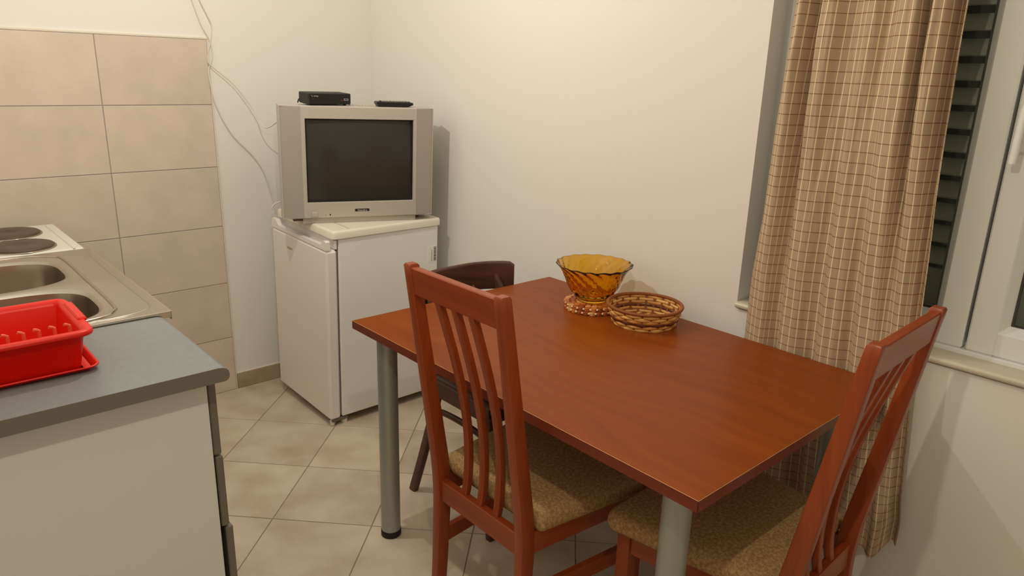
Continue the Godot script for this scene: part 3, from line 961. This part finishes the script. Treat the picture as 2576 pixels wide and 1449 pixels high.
	uo.position = Vector3(0.0635, 0.022, 0.055); uo.rotation.y = -90 * DEG
	lettering("Strong", "Droid Sans", 0.0056, Vector3(-0.0555, 0.0345, 0.0551), Basis.IDENTITY, M.print_pale, fp, true)
	var sw := sh()
	sw.prism(PackedVector2Array([Vector2(-0.0745, 0.0375), Vector2(-0.0725, 0.0375), Vector2(-0.0672, 0.0318), Vector2(-0.0688, 0.0318)]), 0.0003, Transform3D(Basis.IDENTITY, Vector3(0, 0, 0.0551)))
	part("logo_stroke", sw, M.print_pale, fp)
	lettering("SRT", "Droid Sans", 0.0032, Vector3(-0.068, 0.0235, 0.0551), Basis.IDENTITY, M.tv_grey, fp, false)
	part("power_lead", sh().tube(smooth_path([Vector3(-0.055, 0.024, -0.053), Vector3(-0.07, 0.022, -0.062), Vector3(-0.082, 0.012, -0.06), Vector3(-0.088, 0.0025, -0.052)], 6), 0.0025, 8), M.black_rough, st)
	# remote control
	var rm := thing("remote_control", "black remote control lying on the right end of the television top", "remote control", TV_AT + B * Vector3(0.143, H + 0.0003, -0.04))
	rm.basis = B * Basis(Vector3.UP, 2.0 * DEG)
	var L := 0.073
	part("case", sh().prism(PackedVector2Array([Vector2(-L + 0.008, 0), Vector2(L - 0.022, 0), Vector2(L, 0.0085), Vector2(L, 0.0165), Vector2(L - 0.004, 0.0175), Vector2(-L + 0.004, 0.0195), Vector2(-L, 0.0165), Vector2(-L, 0.012)]), 0.045, Transform3D(Basis.IDENTITY, Vector3(0, 0, -0.0225)), 0.002), M.black, rm)
	for i in 8:
		for j in 3:
			part("button", bx(Vector3(-L + 0.033 + i * 0.0125, 0.0178, -0.0155 + j * 0.0115), Vector3(-L + 0.0415 + i * 0.0125, 0.0215, -0.0085 + j * 0.0115), 0.001), M.tv_grey, rm)
	part("button", bx(Vector3(-L + 0.016, 0.0185, -0.006), Vector3(-L + 0.0235, 0.0222, 0.006), 0.001), M.black_rough, rm)
	part("button", bx(Vector3(L - 0.016, 0.0172, -0.006), Vector3(L - 0.009, 0.0205, 0.006), 0.001), M.black_rough, rm)

func lettering(text: String, font: String, height: float, at: Vector3, b: Basis, m: Material, parent: Node, bold: bool) -> void:
	var f := SystemFont.new()
	f.font_names = PackedStringArray([font])
	if bold: f.font_weight = 700
	var tm := TextMesh.new()
	tm.text = text
	tm.font = f
	tm.font_size = 32
	tm.pixel_size = height / 32.0
	tm.depth = 0.0003
	tm.curve_step = 1.0
	var o := part("lettering", tm, m, parent)
	o.transform = Transform3D(b, at)

# ------------------------------------------------------------------ table and chairs
func table() -> void:
	var t := thing("dining_table", "brown wood-effect dining table on four round grey metal legs", "table", Vector3(-0.4743, 0, 1.8903), -0.411 * DEG)
	var X := 0.4065
	var Z := 0.6035
	part("tabletop", bx(Vector3(-X + 0.001, 0.685, -Z + 0.001), Vector3(X - 0.001, 0.7093, Z - 0.001), 0.0006), M.table_v, t)
	var ed := sh()
	ed.box(Vector3(-X, 0.6848, -Z), Vector3(-X + 0.0012, 0.7086, Z)); ed.box(Vector3(X - 0.0012, 0.6848, -Z), Vector3(X, 0.7086, Z))
	ed.box(Vector3(-X, 0.6848, -Z), Vector3(X, 0.7086, -Z + 0.0012)); ed.box(Vector3(-X, 0.6848, Z - 0.0012), Vector3(X, 0.7086, Z))
	part("edge_band", ed, M.table_h, t)
	var gl := sh()                                   # the pale raw laminate arris where the edging meets the top
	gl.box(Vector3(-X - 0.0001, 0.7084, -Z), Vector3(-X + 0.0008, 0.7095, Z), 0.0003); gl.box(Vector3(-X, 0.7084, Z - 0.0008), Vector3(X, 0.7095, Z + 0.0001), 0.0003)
	part("raw_edge", gl, M.laminate_edge, t, "pale raw laminate line along the edge")
	for q in [[-0.344, -0.515], [0.344, -0.515], [-0.318, 0.505], [0.344, 0.515]]:
		var c := Vector3(q[0], 0, q[1])
		var lg := part("leg", sh(1).lathe([Vector2(0.0300, 0.012), Vector2(0.0300, 0.672)], 40, c), M.leg_metal, t)
		part("foot_cap", sh(1).lathe([Vector2(0.030, 0.0), Vector2(0.0315, 0.002), Vector2(0.0315, 0.020), Vector2(0.0302, 0.022)], 40, c), M.rubber, lg)
		part("mounting_plate", sh(1).lathe([Vector2(0.03, 0.668), Vector2(0.05, 0.680), Vector2(0.05, 0.6848)], 32, c), M.leg_metal, lg)

func post_z(y: float) -> Vector2:      # back face z and thickness of a chair's rear post at height y
	var hb := 0.4158
	var Ht := 0.9989
	var zb := 0.0
	var th := 0.0413
	if y > hb:
		var u := (y - hb) / (Ht - hb)
		zb = 0.0815 * u
		th = lerpf(0.0413, 0.0275, u)
	else:
		var u := (hb - y) / hb
		zb = 0.012 * u * u
		th = lerpf(0.0413, 0.030, u)
	var k := clampf(1.0 - absf(y - hb) / 0.07, 0.0, 1.0)     # ease the bend
	return Vector2(zb + 0.003 * k * k, th)

func chair() -> Node3D:
	var t := thing("dining_chair", "", "chair")
	var W := 0.1724
	var pw := 0.0262
	for s in [-1, 1]:
		var rings := []
		var c: float = s * (W - pw / 2)
		for k in 41:
			var y := 0.9945 * k / 40
			var q := post_z(y)
			var ring := PackedVector3Array()
			for p in rrect(pw, q.y, 0.0022, 2): ring.append(Vector3(c + p.x, y, q.x - q.y / 2 + p.y))
			rings.append(ring)
		var q := post_z(0.9989)
		var ring := PackedVector3Array()
		for p in rrect(pw - 0.006, q.y - 0.006, 0.0015, 2): ring.append(Vector3(c + p.x, 0.9989, q.x - q.y / 2 + p.y))
		rings.append(ring)
		var pst := sh(1)
		pst.sm = 2
		part("rear_leg", pst.loft(rings), M.chair_v, t)
	# top rail
	var tr := []
	for y in [0.925, 0.9275, 0.99, 0.9925]:
		var q := post_z(y)
		var zb: float = q.x - 0.0025
		var e: float = 0.0025 if y == 0.925 or y == 0.9925 else 0.0
		tr.append(PackedVector3Array([Vector3(-W + pw - 0.002, y, zb - e), Vector3(W - pw + 0.002, y, zb - e), Vector3(W - pw + 0.002, y, zb - 0.021 + e), Vector3(-W + pw - 0.002, y, zb - 0.021 + e)]))
	part("top_rail", sh().loft(tr), M.chair_h, t)
	part("back_rail", bx(Vector3(-W + pw - 0.002, 0.354, -0.028), Vector3(W - pw + 0.002, 0.412, -0.006), 0.002), M.chair_h, t)
	# three bowed slats
	for k in 3:
		var x := -0.06 + 0.06 * k
		var rings := []
		for i in 25:
			var v := i / 24.0
			var y := lerpf(0.408, 0.928, v)
			var zb := lerpf(-0.010, 0.069, v) - 0.034 * sin(PI * pow(v, 0.8))
			var ring := PackedVector3Array()
			for p in rrect(0.019, 0.0165, 0.002, 2): ring.append(Vector3(x + p.x, y, zb - 0.008 + p.y))
			rings.append(ring)
		part("back_slat", sh(2).loft(rings), M.chair_v, t)
	# front legs, aprons, stretchers
	for s in [-1, 1]:
		part("front_leg", bx(Vector3(s * 0.196 - 0.017, 0, -0.395), Vector3(s * 0.196 + 0.017, 0.418, -0.361), 0.002), M.chair_v, t)
		var a := Vector3(s * 0.162, 0, -0.034)
		var b := Vector3(s * 0.196, 0, -0.37)
		var dir := (b - a).normalized()
		var tf := Transform3D(Basis(dir.cross(Vector3.UP) * -1.0, Vector3.UP, -dir), a)
		var L := a.distance_to(b)
		part("side_apron", sh().box(Vector3(-0.010, 0.362, -L), Vector3(0.010, 0.417, 0), 0.0015, tf), M.chair_h, t)
		part("side_stretcher", sh().box(Vector3(-0.009, 0.215, -L), Vector3(0.009, 0.257, 0.01), 0.0015, tf), M.chair_h, t)
	part("front_apron", bx(Vector3(-0.182, 0.362, -0.388), Vector3(0.182, 0.417, -0.368), 0.0015), M.chair_h, t)
	# upholstered seat: a wedge wider in front
	var R := []
	for q in [[0.006, 0.4175], [0.001, 0.421], [-0.003, 0.432], [-0.002, 0.446], [0.004, 0.456], [0.014, 0.462], [0.04, 0.4655], [0.10, 0.4675]]:
		var ring := PackedVector3Array()
		var f: float = q[0]
		var wf := 0.232 - f; var wb := 0.186 - f; var zf := -0.422 + f; var zk := -0.044 - f * 0.9
		var n := 10
		for cn in [[wf, zf, 1, -1], [wb, zk, 1, 1], [-wb, zk, -1, 1], [-wf, zf, -1, -1]]:
			var r := maxf(0.008, (0.028 if cn[3] < 0 else 0.012) - f * 0.4)
			for i in n + 1:
				var an := float(i) / n * PI / 2
				var c2 := Vector2(cn[0] - cn[2] * r, cn[1] - cn[3] * r)
				var dx := sin(an) if (cn[2] * cn[3]) > 0 else cos(an)
				var dz := cos(an) if (cn[2] * cn[3]) > 0 else sin(an)
				if (cn[2] * cn[3]) > 0: dx = cos(an); dz = sin(an)
				else: dx = sin(an); dz = cos(an)
				ring.append(Vector3(c2.x + cn[2] * r * dx, q[1], c2.y + cn[3] * r * dz))
		R.append(ring)
	part("seat_cushion", sh(3).loft(R), M.seat, t, "woven beige seat cushion")
	return t

func dark_chair() -> void:
	var t := thing("bentwood_chair", "dark brown bentwood chair with curved top rail between fridge and table", "chair", Vector3(-0.392, 0, 1.2))
	# curved top rail, hollow towards the sitter
	var rings := []
	var n := 40
	for i in n + 1:
		var u := 2.0 * i / n - 1.0
		var x := 0.205 * u
		var z := -0.055 + 0.088 * pow(absf(u), 2.6)
		var dzdx := 0.088 * 2.6 * pow(absf(u), 1.6) * signf(u) / 0.205
		var nrm := Vector3(-dzdx, 0, 1).normalized()
		var e := 1.0 - pow(absf(u), 40.0)
		var y0 := 0.670 + 0.012 * (1.0 - e)
		var y1 := 0.774 - 0.012 * (1.0 - e) - 0.004 * (1.0 - absf(u))
		var c := Vector3(x, 0, z)
		var ring := PackedVector3Array()
		for p in rrect(0.020, y1 - y0, 0.0075, 4): ring.append(c + nrm * p.x + Vector3.UP * ((y0 + y1) / 2 + p.y))
		rings.append(ring)
	part("top_rail", sh(1).loft(rings), M.dark_wood, t)
	# rear legs: splayed at the floor, carried up into the rail
	for s in [-1, 1]:
		var path := smooth_path([Vector3(s * 0.222, 0.0, 0.006), Vector3(s * 0.212, 0.17, 0.058), Vector3(s * 0.2, 0.36, 0.108), Vector3(s * 0.192, 0.46, 0.112), Vector3(s * 0.175, 0.58, 0.062), Vector3(s * 0.150, 0.72, -0.012)], 8)
		var rr := []
		for i in path.size():
			var tan_ := (path[mini(i + 1, path.size() - 1)] - path[maxi(i - 1, 0)]).normalized()
			var sx := Vector3.RIGHT
			var sz := tan_.cross(sx).normalized()
			var ring := PackedVector3Array()
			for p in rrect(0.022, 0.032, 0.006, 3): ring.append(path[i] + sx * p.x + sz * p.y)
			rr.append(ring)
		part("rear_leg", sh(1).loft(rr), M.dark_wood, t)
		part("front_leg", sh(1).loft([ring_at(Vector3(s * 0.198, 0.0, 0.398), 0.024, 0.024), ring_at(Vector3(s * 0.19, 0.42, 0.375), 0.03, 0.03)]), M.dark_wood, t)
		part("side_stretcher", sh().tube(smooth_path([Vector3(s * 0.2, 0.335, 0.105), Vector3(s * 0.206, 0.352, 0.16), Vector3(s * 0.206, 0.356, 0.25), Vector3(s * 0.2, 0.345, 0.34), Vector3(s * 0.194, 0.32, 0.378)], 6), 0.0105, 10), M.dark_wood, t)
	part("side_apron", bx(Vector3(-0.206, 0.394, 0.095), Vector3(-0.186, 0.452, 0.385), 0.003), M.dark_wood, t)
	part("side_apron", bx(Vector3(0.186, 0.394, 0.095), Vector3(0.206, 0.452, 0.385), 0.003), M.dark_wood, t)
	part("front_apron", bx(Vector3(-0.19, 0.394, 0.372), Vector3(0.19, 0.452, 0.39), 0.003), M.dark_wood, t)
	part("rear_apron", bx(Vector3(-0.19, 0.394, 0.095), Vector3(0.19, 0.452, 0.113), 0.003), M.dark_wood, t)
	var se := sh(1)
	var R := []
	for q in [[0.004, 0.452], [0.0, 0.457], [0.0, 0.466], [0.006, 0.472], [0.03, 0.474]]:
		var ring := PackedVector3Array()
		for p in rrect(0.43 - 2 * q[0], 0.31 - 2 * q[0], 0.03, 5): ring.append(Vector3(p.x, q[1], 0.262 + p.y))
		R.append(ring)
	part("seat", se.loft(R), M.dark_wood, t)
	for x in [-0.075, 0.0, 0.075]:
		part("back_spindle", sh().tube(PackedVector3Array([Vector3(x, 0.46, 0.115), Vector3(x, 0.70, -0.05)]), 0.006, 8), M.dark_wood, t)

func ring_at(c: Vector3, w: float, d: float) -> PackedVector3Array:
	var r := PackedVector3Array()
	for p in rrect(w, d, 0.004, 3): r.append(c + Vector3(p.x, 0, p.y))
	return r

# ------------------------------------------------------------------ on the table
func tabletop_things() -> void:
	var y := 0.7093
	# two bead trivets, one on the other
	for k in 2:
		var at := Vector3(-0.214, y + 0.0005 + 0.0108 * k, 1.634) + Vector3(0.004, 0, -0.006) * k
		var t := thing("bead_trivet", ["lower of two stacked wooden bead trivets, resting on the table", "upper of two stacked wooden bead trivets, right under the amber bowl"][k], "trivet", at, 0.07 * k, "bead trivets")
		var rng := RandomNumberGenerator.new(); rng.seed = 9 + k
		var fl := sh()                                 # a slice of wood with scalloped edge
		var pts := PackedVector2Array()
		for i in 24:
			var a := TAU * i / 24
			pts.append(Vector2(cos(a), sin(a)) * (0.0096 + 0.0005 * cos(6 * a)))
		fl.sm = -1
		fl.prism(pts, 0.0098, Transform3D(Basis(Vector3.RIGHT, Vector3(0, 0, 1), Vector3(0, 1, 0)), Vector3(0, 0.0005, 0)), 0.001)
		var fm: ArrayMesh = fl.mesh()
		var wm: ArrayMesh = sh(1).lathe([Vector2(0.0003, 0.0026), Vector2(0.0026, 0.0032), Vector2(0.0038, 0.006), Vector2(0.0026, 0.0088), Vector2(0.0003, 0.0094)], 12).mesh()
		for r in [[0.079, 25], [0.060, 19], [0.041, 13], [0.022, 7], [0.0, 1]]:
			for i in r[1]:
				var a: float = TAU * (i + 0.5 * (int(r[0] * 1000) % 2)) / r[1]
				var o := part("wooden_bead", fm, M.bead_wood[rng.randi() % 4], t)
				o.position = Vector3(cos(a) * r[0], 0, sin(a) * r[0])
				o.rotation.y = rng.randf() * 6.0
		for i in 25:
			var a: float = TAU * (i + (0.0 if int(79) % 2 else 0.5)) / 25
			var o := part("white_bead", wm, M.bead_white, t)
			o.position = Vector3(cos(a) * 0.0845, 0, sin(a) * 0.0845)
	# amber glass bowl with swirled lobes
	var yb := y + 0.0005 + 0.0108 + 0.0105
	var bw := thing("glass_bowl", "amber glass bowl with swirled ribs and scalloped rim standing on the bead trivets", "bowl", Vector3(-0.197, yb, 1.620))
	var outer := [Vector2(0.0, 0.0455), Vector2(0.001, 0.0485), Vector2(0.0045, 0.0485), Vector2(0.0065, 0.0500), Vector2(0.009, 0.0560), Vector2(0.018, 0.0625), Vector2(0.03, 0.0705), Vector2(0.042, 0.0775), Vector2(0.055, 0.0835), Vector2(0.068, 0.0885), Vector2(0.082, 0.0940), Vector2(0.094, 0.0998), Vector2(0.104, 0.1065), Vector2(0.112, 0.1140), Vector2(0.117, 0.1195), Vector2(0.1187, 0.1212)]
	var R := []
	var n := 216
	var lob := 18
	for side in 2:
		var seq := outer.duplicate()
		if side == 1:
			seq = [Vector2(0.1195, 0.1200), Vector2(0.1175, 0.1165), Vector2(0.112, 0.1100), Vector2(0.103, 0.1015), Vector2(0.092, 0.0945), Vector2(0.078, 0.0880), Vector2(0.064, 0.0825), Vector2(0.05, 0.0765), Vector2(0.037, 0.0690), Vector2(0.024, 0.0600), Vector2(0.016, 0.048), Vector2(0.0125, 0.030), Vector2(0.0115, 0.004)]
		for q in seq:
			var ring := PackedVector3Array()
			var f: float = clampf((q.x - 0.014) / 0.03, 0.0, 1.0)
			var rise: float = clampf((q.x - 0.09) / 0.03, 0.0, 1.0)
			for j in n:
				var a := TAU * j / n
				var ph: float = lob * a - q.x * 195.0
				var wv := cos(ph)
				var r: float = q.y * (1.0 + f * lerpf(1.0, 0.5, rise) * ((0.010 * wv) if side else (-0.016 + 0.05 * absf(sin(ph / 2.0)))))
				ring.append(Vector3(cos(a) * r, q.x - rise * 0.0013 * wv, sin(a) * r))
			R.append(ring)
	part("bowl", sh(1).loft(R), M.amber, bw)
	basket(Vector3(-0.193, y, 1.825))

func basket(at: Vector3) -> void:
	var t := thing("wicker_basket", "low round wicker basket of woven split cane beside the amber bowl", "basket", at)
	var prof := func(y: float) -> float: return 0.091 + 0.021 * pow(clampf(y / 0.058, 0.0, 1.0), 0.75)
	var st := 26
	for k in st:
		var a := TAU * (k + 0.5) / st
		var rr := []
		for i in 9:
			var y := 0.001 + 0.056 * i / 8.0
			var r: float = prof.call(y) - 0.0006
			var c := Vector3(cos(a) * r, y, sin(a) * r)
			var ta := Vector3(-sin(a), 0, cos(a))
			var ra := Vector3(cos(a), 0, sin(a))
			rr.append(PackedVector3Array([c + ta * 0.0035 + ra * 0.0006, c - ta * 0.0035 + ra * 0.0006, c - ta * 0.0035 - ra * 0.0006, c + ta * 0.0035 - ra * 0.0006]))
		part("stake", sh().loft(rr), M.wick_stake, t)
	var rows := [[0.0052, 0.0096, 0], [0.0142, 0.0090, 0], [0.0228, 0.0086, 1], [0.0312, 0.0092, 0], [0.0400, 0.0096, 0], [0.0486, 0.0086, 0]]
	var rng := RandomNumberGenerator.new(); rng.seed = 14
	for k in rows.size():
		var n := st * 8
		var rr := []
		var tilt := rng.randf_range(0, TAU)
		for i in n + 1:
			var a := TAU * i / n
			var ph := 1.0 if k % 2 == 0 else -1.0
			var y: float = rows[k][0] + 0.0007 * sin(2 * a + tilt)
			var r: float = prof.call(y) + 0.0016 * ph * sin(a * st / 2.0) + 0.0004
			var hh: float = rows[k][1] / 2 * (1.0 + 0.12 * sin(a * 7 + tilt))
			var ra := Vector3(cos(a), 0, sin(a))
			var c := ra * r + Vector3(0, y, 0)
			rr.append(PackedVector3Array([c + ra * 0.0005 + Vector3(0, hh, 0), c + ra * 0.0009, c + ra * 0.0005 - Vector3(0, hh, 0), c - ra * 0.0007 - Vector3(0, hh, 0), c - ra * 0.0007 + Vector3(0, hh, 0)]))
		part("woven_strip", sh(1).loft(rr, false), M.wick_dark if rows[k][2] else M.wick_light[k % 4], t)
	# wrapped rim
	var core := PackedVector3Array()
	for i in 96:
		var a := TAU * i / 96
		core.append(Vector3(cos(a) * 0.1105, 0.0575, sin(a) * 0.1105))
	var rim := part("rim", sh().tube(core, 0.0042, 8, true), M.wick_rim, t)
	var wrap := PackedVector3Array()
	var turns := 190
	for i in turns * 8:
		var a := TAU * i / (turns * 8)
		var b := TAU * i / 8.0
		wrap.append(Vector3(cos(a) * (0.1105 + 0.0043 * cos(b)), 0.0575 + 0.0043 * sin(b), sin(a) * (0.1105 + 0.0043 * cos(b))))
	part("rim_wrapping", sh().tube(wrap, 0.0012, 5, true), M.wick_rim, rim)
	# woven base
	for k in 9:
		var x := -0.076 + 0.019 * k
		var l := sqrt(maxf(0.0, 0.088 * 0.088 - x * x))
		part("base_strip", bx(Vector3(x - 0.008, 0.0012 + 0.0008 * (k % 2), -l), Vector3(x + 0.008, 0.0024 + 0.0008 * (k % 2), l), 0.0003), M.wick_light[(k + 1) % 4], t)
	for k in 7:
		var z := -0.072 + 0.024 * k
		var l := sqrt(maxf(0.0, 0.088 * 0.088 - z * z))
		part("base_strip", bx(Vector3(-l, 0.0034, z - 0.006), Vector3(l, 0.0044, z + 0.006), 0.0003), M.wick_stake, t)

# ------------------------------------------------------------------ cables on the wall
func cables() -> void:
	var up := [Vector3(-0.95, 2.54, 0.0190), Vector3(-0.88, 2.1, 0.0190), Vector3(-0.815, 1.80, 0.0190), Vector3(-0.787, 1.68, 0.0190), Vector3(-0.755, 1.604, 0.0190), Vector3(-0.742, 1.567, 0.0190), Vector3(-0.75, 1.515, 0.0190), Vector3(-0.762, 1.476, 0.0190), Vector3(-0.769, 1.438, 0.0200), Vector3(-0.757, 1.414, 0.0220), Vector3(-0.674, 1.34, 0.0300), Vector3(-0.606, 1.237, 0.0500), Vector3(-0.597, 1.19, 0.0800), Vector3(-0.589, 1.173, 0.1100), Vector3(-0.582, 1.182, 0.1500), Vector3(-0.578, 1.203, 0.2000), Vector3(-0.572, 1.217, 0.2400), Vector3(-0.552, 1.22, 0.2650)]
	var a := part("cable", sh().tube(smooth_path(up, 8), 0.0021, 8), M.cable)
	tag(a, "thin white aerial cable drooping from the wall to behind the television", "cable")
	var dn := [Vector3(-0.99, 2.54, 0.0118), Vector3(-0.915, 2.1, 0.0118), Vector3(-0.845, 1.80, 0.0118), Vector3(-0.813, 1.68, 0.0118), Vector3(-0.781, 1.572, 0.0118), Vector3(-0.753, 1.515, 0.0118), Vector3(-0.746, 1.462, 0.0118), Vector3(-0.756, 1.424, 0.0118), Vector3(-0.767, 1.400, 0.0120), Vector3(-0.766, 1.362, 0.0120), Vector3(-0.755, 1.284, 0.0118), Vector3(-0.727, 1.205, 0.0118), Vector3(-0.684, 1.13, 0.0118), Vector3(-0.621, 1.061, 0.0118), Vector3(-0.573, 0.99, 0.0118), Vector3(-0.544, 0.892, 0.0118), Vector3(-0.525, 0.79, 0.0118), Vector3(-0.5, 0.6, 0.0118), Vector3(-0.46, 0.3, 0.0118)]
	var b := part("cable", sh().tube(smooth_path(dn, 8), 0.0025, 8), M.cable_grey)
	tag(b, "grey cable lying flat down the wall beside the tile edge to behind the fridge", "cable")
	var pw := [Vector3(-0.625, 0.8455, 0.20), Vector3(-0.6235, 0.853, 0.2), Vector3(-0.615, 0.8645, 0.2), Vector3(-0.60, 0.8725, 0.202), Vector3(-0.58, 0.8765, 0.205), Vector3(-0.558, 0.879, 0.215)]
	var c := part("cable", sh().tube(smooth_path(pw, 8), 0.0036, 8), M.cable)
	tag(c, "short white power cable arching over the fridge lid behind the television", "cable")
